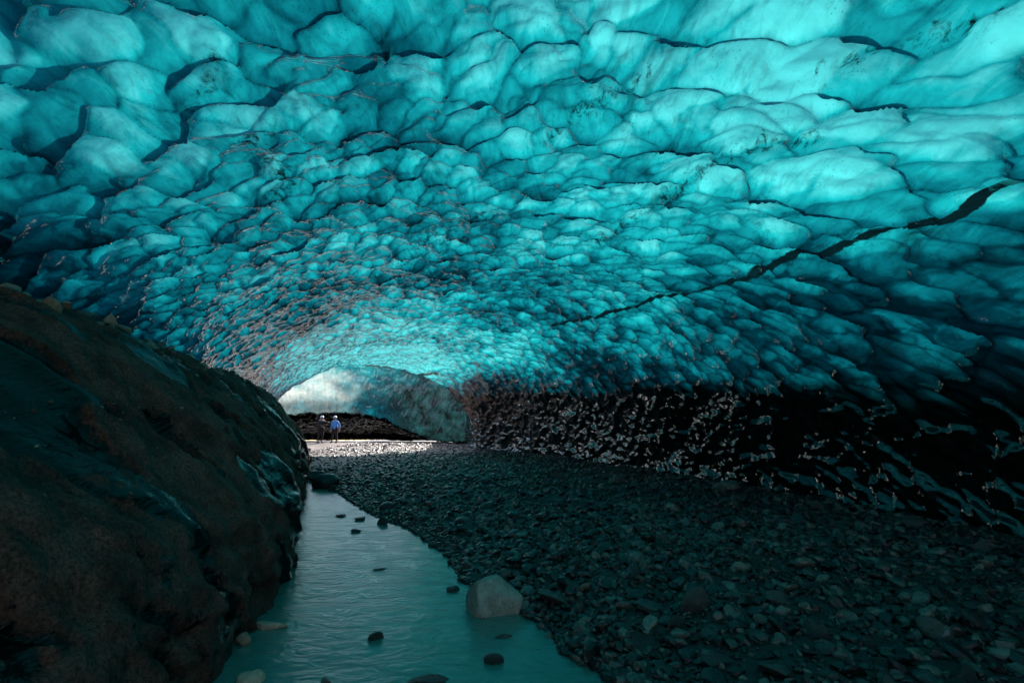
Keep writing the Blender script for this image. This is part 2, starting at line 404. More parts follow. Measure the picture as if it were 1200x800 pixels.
    dirt = np.maximum(dirt, np.where(~right & (y < 29), 1 - sst(0.9, 1.6, z2), 0))
    inchamber = sst(41, 44.3, y)
    dirt = dirt*(1 - inchamber)
    gap = sst(45.75, 46.1, y)
    dirt = np.maximum(dirt, gap)  # darkness of the low gap painted in through this mask
    frost_light = sst(43.5, 44.3, y)*(1 - gap)
    frost_light = frost_light*(0.55 + 0.6*fbm(x*0.35, z*0.9, seed=71, octv=3))
    frost_light = frost_light*(1 - 0.97*sst(-17.0, -12.5, x2 + 1.5*fbm(x2*.6, z2*.8, seed=75, octv=3)))  # painted patch of light on the far wall, dimmer to the right
    frost_light = frost_light*(0.35 + 0.65*sst(3.2, 4.4, z2))
    frost_light = np.clip(frost_light, 0, 1)
    thin = np.where(y > 43.5, 0.30 + 0.22*sst(3.4, 5.8, z2) - .12*sst(-14, -8, x2) + .25*fbm(x*.8, z*1.4, seed=79, octv=4), thin)  # far wall painted brighter towards the top and left
    silty = inchamber*(1 - gap)*sst(-12.0, -6.5, x2 + 1.4 + 1.2*fbm(x2*.7, z2*.7, seed=73, octv=3))*(0.9 - 0.5*sst(4.2, 5.5, z2))
    thin = thin - 0.35*silty
    vein = np.zeros_like(thin)
    for pts, w, st in VEINS:
        pts = np.array(pts)
        best = np.full(thin.shape, 9.0)
        for a, b in zip(pts[:-1], pts[1:]):
            ab = b - a; L2 = ab @ ab
            t = np.clip(((x2 - a[0])*ab[0] + (y2 - a[1])*ab[1])/L2, 0, 1)
            best = np.minimum(best, np.hypot(x*.65 + x2*.35 - a[0] - t*ab[0], y*.65 + y2*.35 - a[1] - t*ab[1]))
        vein = np.maximum(vein, np.clip(1 - best/(w*(1.05 + .4*fbm(U*1.6, V*1.6, seed=97, octv=3))), 0, 1)*st)
    uvA = np.stack([U, V, np.zeros_like(U)], -1)
    # open skylight
    yf = (y2[:-1, :-1]); xf = x2[:-1, :-1]; zf = z2[:-1, :-1]
    edge = 0.35*fbm(xf*0.9, yf*0.9, seed=91, octv=3)
    hole = (yf > 29.2 + edge) & (yf < 44.2 + 0.2*edge) & (zf > 4.6 + edge)
    # unseen roof opening added behind the camera to let in white light
    hole |= (yf > -9.0 + edge) & (yf < -3.8 + edge) & (xf > -1.0 + edge) & (xf < 4.6 - edge) & (zf > 2.6)
    hole |= (yf < -8.2 + edge) & (xf > -3.5) & (zf > 0.9 + edge)  # unseen rear mouth added for white glints on the ceiling
    # unseen low side mouth added behind the left bank: its daylight rakes the right wall
    hole |= (xf < -9) & (yf > 17.2 + edge) & (yf < 28.0 + edge) & (zf < np.minimum(3.4, 2.2 + 0.16*(28 - yf)) + 0.5*edge)
    keep = ~hole
    np.save('/tmp/shell.npy', P2.astype(np.float32)) if DEBUG else None
    me = grid_mesh('cave_ceiling', P2, [ICE], attrs=dict(ice_uv=uvA, thin=np.clip(thin, 0, 1), dirt=np.clip(dirt, 0, 1), frost_light=frost_light, vein=vein, silty=silty), keep=keep)
    # faces must look into the cave
    pl = me.polygons[len(me.polygons)//3]
    ctr = Vector((-1.0, pl.center.y, 1.5))
    if (ctr - pl.center).dot(pl.normal) < 0: me.flip_normals()
    o = link('cave_ceiling', me)
    tag(o, kind='structure')
    return o
DEBUG = False
GLOW = [(3.2, 4.6, 1.6, .10), (.6, 4.2, 1.4, .12), (-3.2, 13, 2.2, -.22), (-1.0, 12, 1.6, -.14), (-.2, 17, 3, .12), (-4.5, 5.5, 2.2, -.26), (-6.5, 16, 2.2, -.12)]   # bright and dark zones painted into the ice transmission: x, y, radius, amount
VEINS = [   # seams of black ash in the ice, in plan
 ([(4.75, 3.8), (4.58, 4.07), (4.48, 4.32), (4.42, 4.8), (4.28, 5.1), (4.18, 5.54), (4.05, 5.94), (3.85, 6.38), (3.64, 7.12), (3.47, 7.94), (3.22, 8.79), (2.91, 9.91), (2.53, 11.33), (1.85, 12.85), (1.11, 14.43)], .062, 1.7),
 ([(4.28, 5.1), (4.05, 5.94), (3.64, 7.12), (3.22, 8.79), (2.53, 11.33), (1.11, 14.43)], .42, .54),
 ([(2.98, 4.72), (2.69, 5.02), (2.46, 5.62), (2.21, 6.27), (1.91, 6.97), (1.46, 8.56)], .45, .58),
 ([(1.29, 4.47), (1.05, 4.87), (0.74, 5.19), (0.4, 5.9)], .45, .56),
 ([(-2.62, 4.06), (-2.8, 4.35), (-3.08, 4.47)], .35, .58),
 ([(-2.85, 5.19), (-2.97, 5.62), (-2.96, 6.22), (-3.07, 6.68), (-3.57, 6.94)], .5, .62),
 ([(-0.59, 8.31), (-1.28, 9.1), (-2.23, 10.78), (-3.61, 12.45), (-5.38, 12.8)], 1.2, .55),
 ([(-8.05, 26.83), (-6.58, 27.79), (-5.14, 28.06), (-3.94, 26.58)], .4, .9),
 ([(3.26, 3.19), (2.96, 3.52), (2.69, 3.98)], .4, .55)]
shell = build_shell()

# ------------------------------------------------------------------ ground
def build_ground():
    xs_ = np.concatenate([np.linspace(-34, -9, 100), np.linspace(-8.9, 9, 420), np.linspace(9.2, 20, 24)])
    ys_ = np.concatenate([np.linspace(-44, 1.5, 110), 1.55 + np.cumsum(0.03 + 0.0022*np.arange(330)*0.35), ])
    ys_ = ys_[ys_ < 60]; ys_ = np.concatenate([ys_, np.arange(ys_[-1]+0.4, 60, 0.5)])
    X, Y = np.meshgrid(xs_, ys_)
    Z = ground_z(X, Y)
    silt = np.clip(sst(17, 27, Y + 1.5*fbm(X*0.5, Y*0.5, seed=8, octv=3)) * (1 - sst(-8, -3.0, X)) + sst(26, 30, Y), 0, 1)  # pool of warm light on the far ground, put in as colour
    silt = silt*(1 - 0.9*sst(35.5, 38, Y))*(0.7 + 0.5*fbm(X*1.3, Y*1.3, seed=9, octv=3))
    me = grid_mesh('ground', np.stack([X, Y, Z], -1), [GROUND], attrs=dict(silt=np.clip(silt, 0, 1), bounce_snow=np.maximum(sst(-14.6, -15.4, X)*(1 - sst(29, 30, Y)), sst(-15, -18, Y))))  # unseen snow added outside the mouths to reflect light inwards
    if me.polygons[0].normal.z < 0: me.flip_normals()
    tag(link('ground', me), kind='structure')
build_ground()

def build_water():
    xs_ = np.linspace(-9.5, 2.5, 40); ys_ = np.linspace(-14, 19.5, 90)
    X, Y = np.meshgrid(xs_, ys_)
    me = grid_mesh('water', np.stack([X, Y, 0*X], -1), [WATER])
    if me.polygons[0].normal.z < 0: me.flip_normals()
    tag(link('water', me), kind='structure')
build_water()

# ------------------------------------------------------------------ left bank of ice covered in dirt
def build_bank():
    yr = np.concatenate([np.arange(-12, 1.5, 0.12), np.arange(1.5, 9, 0.028), np.arange(9, 25, 0.05)])
    NT_ = 300
    t = np.linspace(0, 1, NT_)
    P = np.zeros((len(yr), NT_, 3))
    xb = smooth_itp(yr, BASEL, 0.5); xr = smooth_itp(yr, RIDGEX, 0.8); zr = smooth_itp(yr, RIDGEZ, 0.6)
    # profile: (fraction to ridge, fraction of height), undercut at the waterline, full belly, flat top going behind
    prof = np.array([(-.10, -.16), (-.06, -.05), (-.015, .02), (-.04, .09), (-.02, .20), (.07, .34), (.22, .50), (.42, .68), (.65, .84), (.85, .95), (1.0, 1.0), (1.12, .97), (1.5, .9), (2.2, .7)])
    seg = np.concatenate([[0], np.cumsum(np.hypot(np.diff(prof[:, 0])*2.8, np.diff(prof[:, 1])*3.2))]); seg /= seg[-1]
    # smooth profile
    fx = np.interp(t, seg, prof[:, 0]); fz = np.interp(t, seg, prof[:, 1])
    ker = np.hanning(21); ker /= ker.sum()
    pad = lambda a: np.convolve(np.pad(a, 10, mode='reflect', reflect_type='odd'), ker, 'valid')
    fx = pad(fx); fz = pad(fz)
    P[..., 0] = xb[:, None] + (xr - xb)[:, None]*fx[None]
    P[..., 2] = zr[:, None]*fz[None]
    P[..., 2][:, fz < 0] = 3.2*fz[fz < 0][None]
    P[..., 1] = yr[:, None]
    du = np.gradient(P, axis=1); dv = np.gradient(P, axis=0)
    N = np.cross(dv, du); N /= np.maximum(np.linalg.norm(N, axis=2, keepdims=True), 1e-9)
    if N[len(yr)//3, NT_//3, 0] < 0: N = -N
    s = np.repeat((t*7.5)[None], len(yr), 0); Y = P[..., 1]
    a = s*0.8 + Y*0.75; b = -s*0.6 + Y*0.8      # a: along the streaks? grooves run down and forward
    g = (s + 0.0)*1.0
    e1 = Y*0.78 + s*0.62; e2 = Y*0.62 - s*0.78
    groove = fbm(e1*1.7, e2*0.42, seed=201, octv=4)
    lump = fbm(s*0.55, Y*0.5, seed=211, octv=3)
    fine = fbm(P[..., 0]*6, P[..., 1]*6, P[..., 2]*6, seed=221, octv=3)
    Hs, Rs, Es = scallops(e1*1.5 + 0.3*lump, e2*0.75, 233, 10, 0.8, (1.0, 0.2))
    bare0 = 0.43 + 1.3*fbm(e1*1.9 + .4*lump, e2*0.8, seed=241, octv=5) 
    h = s/7.5
    bare = bare0 + 0.16*sst(0.45, 0.15, h) - 0.40*sst(0.55, 0.68, h) + 0.12*np.exp(-((Y-17)/3.5)**2) - 0.12*sst(8, 3, np.abs(Y-8))*sst(.25, .4, h)
    msk = sst(0.42, 0.6, bare)
    disp = 0.20*lump + 0.13*groove + 0.06*fbm(e1*3.2, e2*1.3, seed=261, octv=3) + msk*(-0.10*Hs - 0.02) + (1-msk)*0.030*fine + 0.03*fbm(P[..., 0]*2.2, P[..., 1]*2.2, P[..., 2]*2.2, seed=251, octv=3)
    disp *= sst(-0.5, 0.4, P[..., 2])*0.8 + 0.2
    disp += 0.05*fbm(P[..., 0]*4.5, P[..., 1]*4.5, P[..., 2]*4.5, seed=271, octv=4)*(1 - 0.6*msk)
    strata = fbm(P[..., 2]*7 + P[..., 1]*0.9, P[..., 1]*0.8, seed=281, octv=3)
    disp += 0.06*strata*(1 - sst(0.8, 1.5, P[..., 2]))
    disp *= 1 - 0.6*np.exp(-((t - t[np.argmax(fz)])/0.12)**2)[None]
    P = P + N*disp[..., None]
    uvA = np.stack([s, Y, np.zeros_like(s)], -1)
    me = grid_mesh('ice_bank', P, [BANK], attrs=dict(bank_uv=uvA, bare=np.clip(bare, 0, 1)))
    pl = me.polygons[(len(yr)//2)*(NT_-1) + 60]
    if pl.normal.x < 0: me.flip_normals()
    tag(link('bank', me), kind='structure')
    return P
BANKP = build_bank()

# ------------------------------------------------------------------ stones
def ico(sub):
    bm = bmesh.new(); bmesh.ops.create_icosphere(bm, subdivisions=sub, radius=1.0)
    bm.verts.ensure_lookup_table()
    V = np.array([v.co[:] for v in bm.verts]); F = np.array([[v.index for v in f.verts] for f in bm.faces]); bm.free()
    return V, F
ICO = {k: ico(k) for k in (1, 2, 3, 4)}

def stone_verts(sub, rng, cuts=9, lo=0.62, hi=0.95, rough=0.05, flat=(1.0, 0.8, 0.55)):
    V, F = ICO[sub]; V = V.copy()
    for _ in range(cuts):
        n = rng.normal(size=3); n /= np.linalg.norm(n); d = rng.uniform(lo, hi)
        dd = V @ n; m = dd > d
        V[m] -= np.outer(dd[m] - d, n)*0.96
    nz = vnoise(V[:, 0]*2.1+rng.uniform(0, 90), V[:, 1]*2.1, V[:, 2]*2.1, 7) + 0.5*vnoise(V[:, 0]*5, V[:, 1]*5+rng.uniform(0, 90), V[:, 2]*5, 8)
    V *= (1 + rough*nz)[:, None]
    V *= np.array(flat)[None]
    return V, F

def tri_mesh(name, V, F, mat, smooth=False, attrs=None):
    me = bpy.data.meshes.new(name)
    me.vertices.add(len(V)); me.vertices.foreach_set('co', V.astype(np.float32).ravel())
    me.loops.add(F.size); me.loops.foreach_set('vertex_index', F.astype(np.int32).ravel())
    me.polygons.add(len(F)); me.polygons.foreach_set('loop_start', (np.arange(len(F))*3).astype(np.int32))
    me.polygons.foreach_set('loop_total', np.full(len(F), 3, np.int32))
    me.polygons.foreach_set('use_smooth', np.full(len(F), smooth, bool))
    me.update(calc_edges=True)
    for k, v in (attrs or {}).items():
        at = me.attributes.new(k, 'FLOAT', 'POINT'); at.data.foreach_set('value', v.astype(np.float32))
    me.materials.append(mat)
    return me

def rotm(rng, n):
    """random rotations: yaw free, small tips"""
    yaw = rng.uniform(0, 2*PI, n); a = rng.normal(0, 0.35, n); b = rng.normal(0, 0.35, n)
    R = np.zeros((n, 3, 3))
    cy, sy, ca, sa, cb, sb = np.cos(yaw), np.sin(yaw), np.cos(a), np.sin(a), np.cos(b), np.sin(b)
    Rz = np.zeros((n, 3, 3)); Rz[:, 0, 0] = cy; Rz[:, 0, 1] = -sy; Rz[:, 1, 0] = sy; Rz[:, 1, 1] = cy; Rz[:, 2, 2] = 1
    Rx = np.zeros((n, 3, 3)); Rx[:, 0, 0] = 1; Rx[:, 1, 1] = ca; Rx[:, 1, 2] = -sa; Rx[:, 2, 1] = sa; Rx[:, 2, 2] = ca
    Ry = np.zeros((n, 3, 3)); Ry[:, 1, 1] = 1; Ry[:, 0, 0] = cb; Ry[:, 0, 2] = sb; Ry[:, 2, 0] = -sb; Ry[:, 2, 2] = cb
    return Rx @ Ry @ Rz

def scatter(n, y0, y1, smin, smax, power, rng):
    """stones on the gravel bank: position, size"""
    out = []
    while sum(len(o) for o in out) < n:
        m = n*2
        y = rng.uniform(y0, y1, m); x = rng.uniform(-14, 8, m)
        d = x - itp(y, SHORE)
        ok = ((d > -0.05) | (y > 17.3)) & (x < itp(y, WALLR) + 0.15) & (x > itp(y, BASEL) + 0.1) & (y < 35.8)
        # inside the picture's reach
        ok &= np.abs(x) < 1.08*y + 0.8
        x, y = x[ok], y[ok]
        u = rng.uniform(0, 1, len(x))
        s = (smin**(-power) + u*(smax**(-power) - smin**(-power)))**(-1/power)
        out.append(np.stack([x, y, s], -1))
    return np.concatenate(out)[:n]

def build_gravel():
    rng = np.random.default_rng(5)
    variants = {}
    for sub in (1, 2):
        variants[sub] = [stone_verts(sub, rng, rng.integers(6, 12), 0.5, 0.9, 0.06, (1, rng.uniform(.6, .95), rng.uniform(.35, .7)))[0] for _ in range(24)]
    sets = [(2, scatter(500, 2.4, 9.0, 0.06, 0.15, 1.3, rng)), (2, scatter(9000, 1.6, 8.0, 0.018, 0.10, 1.5, rng)), (1, scatter(9000, 6, 15, 0.026, 0.12, 1.6, rng)), (1, scatter(5500, 13, 24, 0.04, 0.14, 1.6, rng))]
    # shoreline pebbles, wet and tightly packed
    ys = rng.uniform(2, 17, 1800)**1.0
    sh = np.stack([itp(ys, SHORE) + np.abs(rng.normal(0, 0.22, 1800)), ys, rng.uniform(.03, .085, 1800)], -1)
    sets.append((1, sh))
    emit_gravel(rng, variants, sets, 'gravel', STONE_STUFF, 'dark wet gravel and pebbles covering the bank beside the stream')
    emit_gravel(rng, variants, [(1, scatter(5200, 16.5, 35.6, 0.03, 0.12, 1.7, rng))], 'gravel', STONE_LIT, 'gravel tinted pale pink as if sunlit on the mound where the two people stand')
def emit_gravel(rng, variants, sets, name, mat, label):
    allV, allF, allT = [], [], []; off = 0
    big = []
    for sub, A in sets:
        if len(A) == 0: continue
        if mat is STONE_LIT:
            A = A[(A[:, 0] < -3.2 - 0.25*(26 - A[:, 1])) | (A[:, 1] > 25)]
        else:
            A = A[~((A[:, 0] < -4.2 - 0.3*(26 - A[:, 1])) & (A[:, 1] > 16) | (A[:, 1] > 25) & (rng.uniform(0, 1, len(A)) < .8))]
        z = ground_z(A[:, 0], A[:, 1])
        R = rotm(rng, len(A)); var = rng.integers(0, 24, len(A)); tone = rng.uniform(0, 1, len(A))**3.6*(0.55 + 0.9*sst(-.3, .5, fbm(A[:, 0]*.6, A[:, 1]*.5, seed=19, octv=3)))
        F = ICO[sub][1]
        for v in range(24):
            m = np.where(var == v)[0]
            if not len(m): continue
            W = variants[sub][v]
            X = np.einsum('nij,kj->nki', R[m], W)*A[m, 2][:, None, None]
            X += np.stack([A[m, 0], A[m, 1], z[m] + A[m, 2]*0.16], -1)[:, None, :]
            k = len(W)
            allV.append(X.reshape(-1, 3))
            allF.append((F[None] + (np.arange(len(m))*k)[:, None, None] + off).reshape(-1, 3)); off += k*len(m)
            allT.append(np.repeat(tone[m], k))
    me = tri_mesh('gravel', np.concatenate(allV), np.concatenate(allF), mat, False, dict(tone=np.concatenate(allT)))
    o = link('gravel', me)
    tag(o, label, 'gravel', kind='stuff')
build_gravel()

# larger stones one can point to: individuals sharing a few shapes
SHAPES = {}
def shape(kind, colour, v):
    key = (kind, colour, v)
    if key not in SHAPES:
        rng = np.random.default_rng(hash((kind == 'rounded', kind == 'angular', v)) % 10000 + 3)
        pr = {'rounded': (14, 0.72, 0.97, 0.05, (1, rng.uniform(.75, .95), rng.uniform(.5, .72))),
              'angular': (9, 0.42, 0.80, 0.035, (1, rng.uniform(.6, .9), rng.uniform(.55, .8))),
              'flat': (10, 0.5, 0.85, 0.04, (1, rng.uniform(.6, .85), rng.uniform(.26, .36)))}[kind]
        V, F = stone_verts(3, rng, *pr)
        me = tri_mesh('stone', V, F, STONES[colour], kind == 'rounded')
        SHAPES[key] = me
    return SHAPES[key]

def place_stone(me, x, y, z, s, rz, tip=(0, 0), label='', group=None, name='stone', sc=(1, 1, 1), cat='stone'):
    o = bpy.data.objects.new(name, me); COL.objects.link(o)
    o.location = (x, y, z); o.scale = (s*sc[0], s*sc[1], s*sc[2]); o.rotation_euler = (tip[0], tip[1], rz)
    tag(o, label, cat, group)
    return o

def bank_stones():
    rng = random.Random(21)
    nprng = np.random.default_rng(77)
    A = scatter(240, 2.9, 15, 0.06, 0.24, 1.25, nprng)
    A = A[A[:, 0] - itp(A[:, 1], SHORE) > 0.05]
    kept = []
    for x, y, s in A:
        if y < 4.5: s = min(s, 0.13)
        if any(math.hypot(x-a, y-b) < (s + c)*0.85 for a, b, c in kept + [(1.53, 4.6, .16), (-.2, 5.3, .35)]): continue
        kept.append((x, y, s))
    adj = {'grey': 'dark grey', 'pale': 'pale greenish grey', 'black': 'wet black'}
    for x, y, s in kept:
        kind = rng.choice(['rounded', 'angular', 'flat', 'angular', 'flat']); colr = rng.choices(['grey', 'pale', 'black'], [5, 2, 4])[0]
        if s > 0.13 and colr == 'pale': colr = 'grey'
        d = x - float(itp(y, SHORE)); w = float(itp(y, WALLR)) - x
        if d < 0.6: zone = 'at the edge of the milky stream'
        elif w < 1.0: zone = 'close under the black ice wall'
        elif y < 5: zone = 'in the near part of the gravel bank'
        elif y < 9: zone = 'in the middle of the gravel bank'
        else: zone = 'in the far part of the gravel bank'
        z = float(ground_z(np.array([x]), np.array([y]))[0]) + s*0.16
        lab = f'{adj[colr]} {kind} stone lying {zone}'
        place_stone(shape(kind, colr, rng.randint(0, 3)), x, y, z, s, rng.uniform(0, 6.28), (rng.gauss(0, .25), rng.gauss(0, .25)), lab, 'loose stones on the gravel bank: ' + lab)
bank_stones()

def hero_boulder():
    rng = np.random.default_rng(12)
    V, F = ICO[4]; V = V.copy()
    cuts = [((-.95, -.25, .15), .74), ((-.3, -.85, .45), .78), ((.45, -.6, .66), .72), ((-.1, .1, 1.0), .84), ((.75, .1, .66), .66), ((-.55, .4, .75), .80), ((.2, -1, -.1), .72), ((.95, -.3, 0), .86)]
    for n, d in cuts:
        n = np.array(n, float); n /= np.linalg.norm(n); dd = V @ n; m = dd > d
        V[m] -= np.outer(dd[m]-d, n)*0.93
    for k, (fr, am) in enumerate([(1.6, .05), (4, .022), (9, .010)]):
        V *= (1 + am*vnoise(V[:, 0]*fr+5, V[:, 1]*fr, V[:, 2]*fr, 90+k))[:, None]
    V *= np.array([.315, .27, .24])
    me = tri_mesh('boulder', V, F, mat_stone('boulder_stone', (0.36, 0.33, 0.28), (0.44, 0.40, 0.34), 0.5, False, 0.8, 3.2), True)
    o = place_stone(me, -0.17, 5.42, 0.10, 1.0, 0.15, (0, 0), 'large pale pitted boulder standing in the stream at the edge of the gravel', None, 'boulder', cat='boulder')
hero_boulder()

def named_stone(x, y, s, kind, colr, v, label, z=None, sc=(1, 1, 1), tip=(0, 0), rz=0.0, name='stone'):
    if z is None: z = float(ground_z(np.array([x]), np.array([y]))[0]) + s*0.2
    return place_stone(shape(kind, colr, v), x, y, z, s, rz, tip, label, None, name, sc)
named_stone(1.55, 4.62, .17, 'angular', 'grey', 2, 'upright angular grey stone with a pointed top on the near gravel bank', sc=(.85, .8, 1.35), tip=(.2, .25), rz=.4)
named_stone(-1.15, 4.72, .075, 'angular', 'black', 1, 'small pointed black stone in mid stream left of the large boulder', z=.015, sc=(1.1, .7, .8), rz=.6)
named_stone(-.14, 4.28, .085, 'rounded', 'grey', 0, 'small rounded grey stone in the water in front of the large boulder', z=.015, sc=(1, .8, .9))
named_stone(-.08, 4.74, .085, 'flat', 'grey', 2, 'low flat stone barely above the water close below the large boulder', z=.0, sc=(1.1, .8, 1.1))
named_stone(-.60, 3.98, .15, 'flat', 'black', 3, 'wide flat wet black stone at the bottom edge of the stream', z=.0, sc=(1.1, .6, .9), rz=.2)
named_stone(-1.66, 6.82, .09, 'flat', 'black', 1, 'thin black stone breaking the surface in the middle of the stream', z=.0, sc=(1.1, .6, 1), rz=.5)
named_stone(-1.33, 3.98, .08, 'flat', 'grey', 0, 'grey flat stone in the shallow water near the bottom left', z=-.005, rz=2)
named_stone(-.65, 6.0, .08, 'rounded', 'black', 2, 'little round black stone in the water beside the shore above the boulder', z=.01)
for i, (x, y, s, kind, c) in enumerate([(-2.66, 9.1, .11, 'flat', 'black'), (-2.9, 10.25, .17, 'flat', 'black'), (-2.4, 9.8, .16, 'angular', 'black'), (-3.4, 10.6, .12, 'flat', 'black')]):
    named_stone(x, y, s, kind, c, i, ['narrow black stone in the water just off the pebble shore', 'flat black stone farthest out of the cluster off the far shore', 'larger blocky black stone against the far pebble shore', 'thin dark slab in the far water left of the cluster'][i], z=.02, rz=i*1.3)
named_stone(-5.35, 15.2, .42, 'rounded', 'black', 1, 'round black boulder at the head of the stream below the two people', z=.12, sc=(1, .9, 1.15), name='boulder')['category'] = 'boulder'
named_stone(-6.35, 17.1, .35, 'angular', 'black', 3, 'blocky dark boulder against the bank at the head of the stream', z=.1, name='boulder')['category'] = 'boulder'
named_stone(-4.9, 14.6, .17, 'angular', 'grey', 1, 'small grey stone in the water beside the round black boulder', z=.03)
named_stone(-2.17, 4.95, .14, 'flat', 'tan', 1, 'pale brown flat stone in the water at the foot of the dark bank', z=.02, sc=(1.2, .7, 1))
named_stone(-2.22, 4.62, .09, 'angular', 'tan', 2, 'smaller tan stone beside the flat one at the foot of the dark bank', z=.02)
named_stone(-1.86, 3.98, .10, 'rounded', 'tan', 2, 'rounded tan stone in the water at the lower left corner of the stream', z=.02)
named_stone(4.35, 10.6, .26, 'rounded', 'pale', 2, 'largest pale stone at the foot of the black wall on the far bank')

def bank_pebbles():
    rng = np.random.default_rng(55); n = 5200
    W = [stone_verts(1, rng, 8, 0.5, 0.9, 0.06, (1, .8, .6))[0] for _ in range(16)]
    Pm = BANKP; rows = np.arange(len(Pm)); ok = rows[(Pm[:, 0, 1] > 1.2) & (Pm[:, 0, 1] < 19)]
    rr = rng.choice(ok, n); ri = int(np.argmin(np.abs(Pm[:, 0, 1] - 8))); top = int(np.argmax((Pm[ri, :, 2] - 1.8)/np.hypot(Pm[ri, :, 0], Pm[ri, :, 1])))
    cc = (70 + (top + 6 - 70)*rng.uniform(0, 1, n)**0.45).astype(int)
    s = (0.006**-1.5 + rng.uniform(0, 1, n)*(0.055**-1.5 - 0.006**-1.5))**(-1/1.5)
    clump = fbm(rr*0.012, cc*0.03, seed=301, octv=3); k = clump > -0.15; rr, cc, s = rr[k], cc[k], s[k]; n = len(rr)
    s = s*np.where(cc > top - 35, 1.5, 1.0)
    R = rotm(rng, n); Q = Pm[rr, cc]; V = []; F = []; T = []; off = 0; tone = rng.uniform(0, 1, n)**2
    for i in range(n):
        X = W[i % 16] @ R[i].T * s[i] + Q[i]
        V.append(X); F.append(ICO[1][1] + off); off += len(X); T.append(np.full(len(X), tone[i]))
    me = tri_mesh('gravel', np.concatenate(V), np.concatenate(F), mat_stone('brown_grit', (0.08, 0.03, 0.02), (0.60, 0.38, 0.27), 0.6, True), False, dict(tone=np.concatenate(T)))
    tag(link('gravel', me), 'brown grit and pebbles stuck to the dirt covered left bank', 'gravel', kind='stuff')
bank_pebbles()

def ridge_stones():
    rng = random.Random(3)
    # bank surface top line
    Pm = BANKP
    for i in range(90):
        y = rng.uniform(4.6, 15.5) if i > 5 else [5.0, 5.25, 6.95, 7.15, 9.8, 6.2][i]
        s = (rng.uniform(.035, .09) if i > 5 else [.12, .11, .19, .13, .17, .12][i])
        r = int(np.argmin(np.abs(Pm[:, 0, 1] - y)))
        zmax = int(np.argmax((Pm[r, :, 2] - 1.8)/np.hypot(Pm[r, :, 0], Pm[r, :, 1]))); c = zmax - int(abs(rng.gauss(0, 13))) + 2 if i > 5 else zmax - [6, 14, 2, 1, 3, 10][i]
        q = Pm[r, max(c, 60)]
        kind = rng.choice(['rounded', 'angular', 'flat']); colr = 'tan' if rng.random() < .7 or i < 6 else 'pale'
        sz = 'larger' if s > .085 else 'small'
        lab = [f'tan stone at the far left end of the ridge', 'reddish tan stone just below the ridge at the left edge', 'largest tan cobble on the crest of the dark bank', 'tan cobble leaning on the largest one on the crest', 'pale tan block on the far crest of the dark bank', 'tan stone set in dirt below the crest of the dark bank'][i] if i <= 5 else f'{"tan" if colr == "tan" else "pale grey"} {kind} pebble along the crest of the dirt covered bank'
        place_stone(shape(kind, colr, rng.randint(0, 3)), q[0], q[1], q[2] + s*.3, s, rng.uniform(0, 6.3), (rng.gauss(0, .3), rng.gauss(0, .3)), lab, None if i <= 5 else 'pebbles on the ridge: ' + lab, 'stone')
ridge_stones()

# ------------------------------------------------------------------ people
def skin_mesh(name, verts, edges, radii, mat, parent=None, sub=2, root=0):
    me = bpy.data.meshes.new(name); me.from_pydata([tuple(v) for v in verts], edges, [])
    o = bpy.data.objects.new(name, me); COL.objects.link(o)
    o.modifiers.new('skin', 'SKIN'); 
    sv = me.skin_vertices[0].data
    for i, r in enumerate(radii): sv[i].radius = (r, r) if not isinstance(r, tuple) else r
    for i in range(len(verts)): sv[i].use_root = (i == root)
    m = o.modifiers.new('sub', 'SUBSURF'); m.levels = sub; m.render_levels = sub
    dg = bpy.context.evaluated_depsgraph_get(); dg.update()
    ev = bpy.data.meshes.new_from_object(o.evaluated_get(dg))
    bpy.data.objects.remove(o); ev.name = name
    ev.materials.clear(); ev.materials.append(mat)
    for p in ev.polygons: p.use_smooth = True
    n = bpy.data.objects.new(name, ev); COL.objects.link(n)
    if parent: n.parent = parent
    return n

SKIN = mat_plain('skin', (0.45, 0.25, 0.18), 0.55)
def ellipsoid_mesh(name, ctr, rad, mat, parent, cut=None, brim=None, sub=3):
    V, F = ICO[sub]; V = V.copy()
    if cut is not None:
        V[:, 2] = np.maximum(V[:, 2], cut)
    V = V*np.array(rad) + np.array(ctr)
    me = tri_mesh(name, V, F, mat, True)
    return link(name, me, parent)

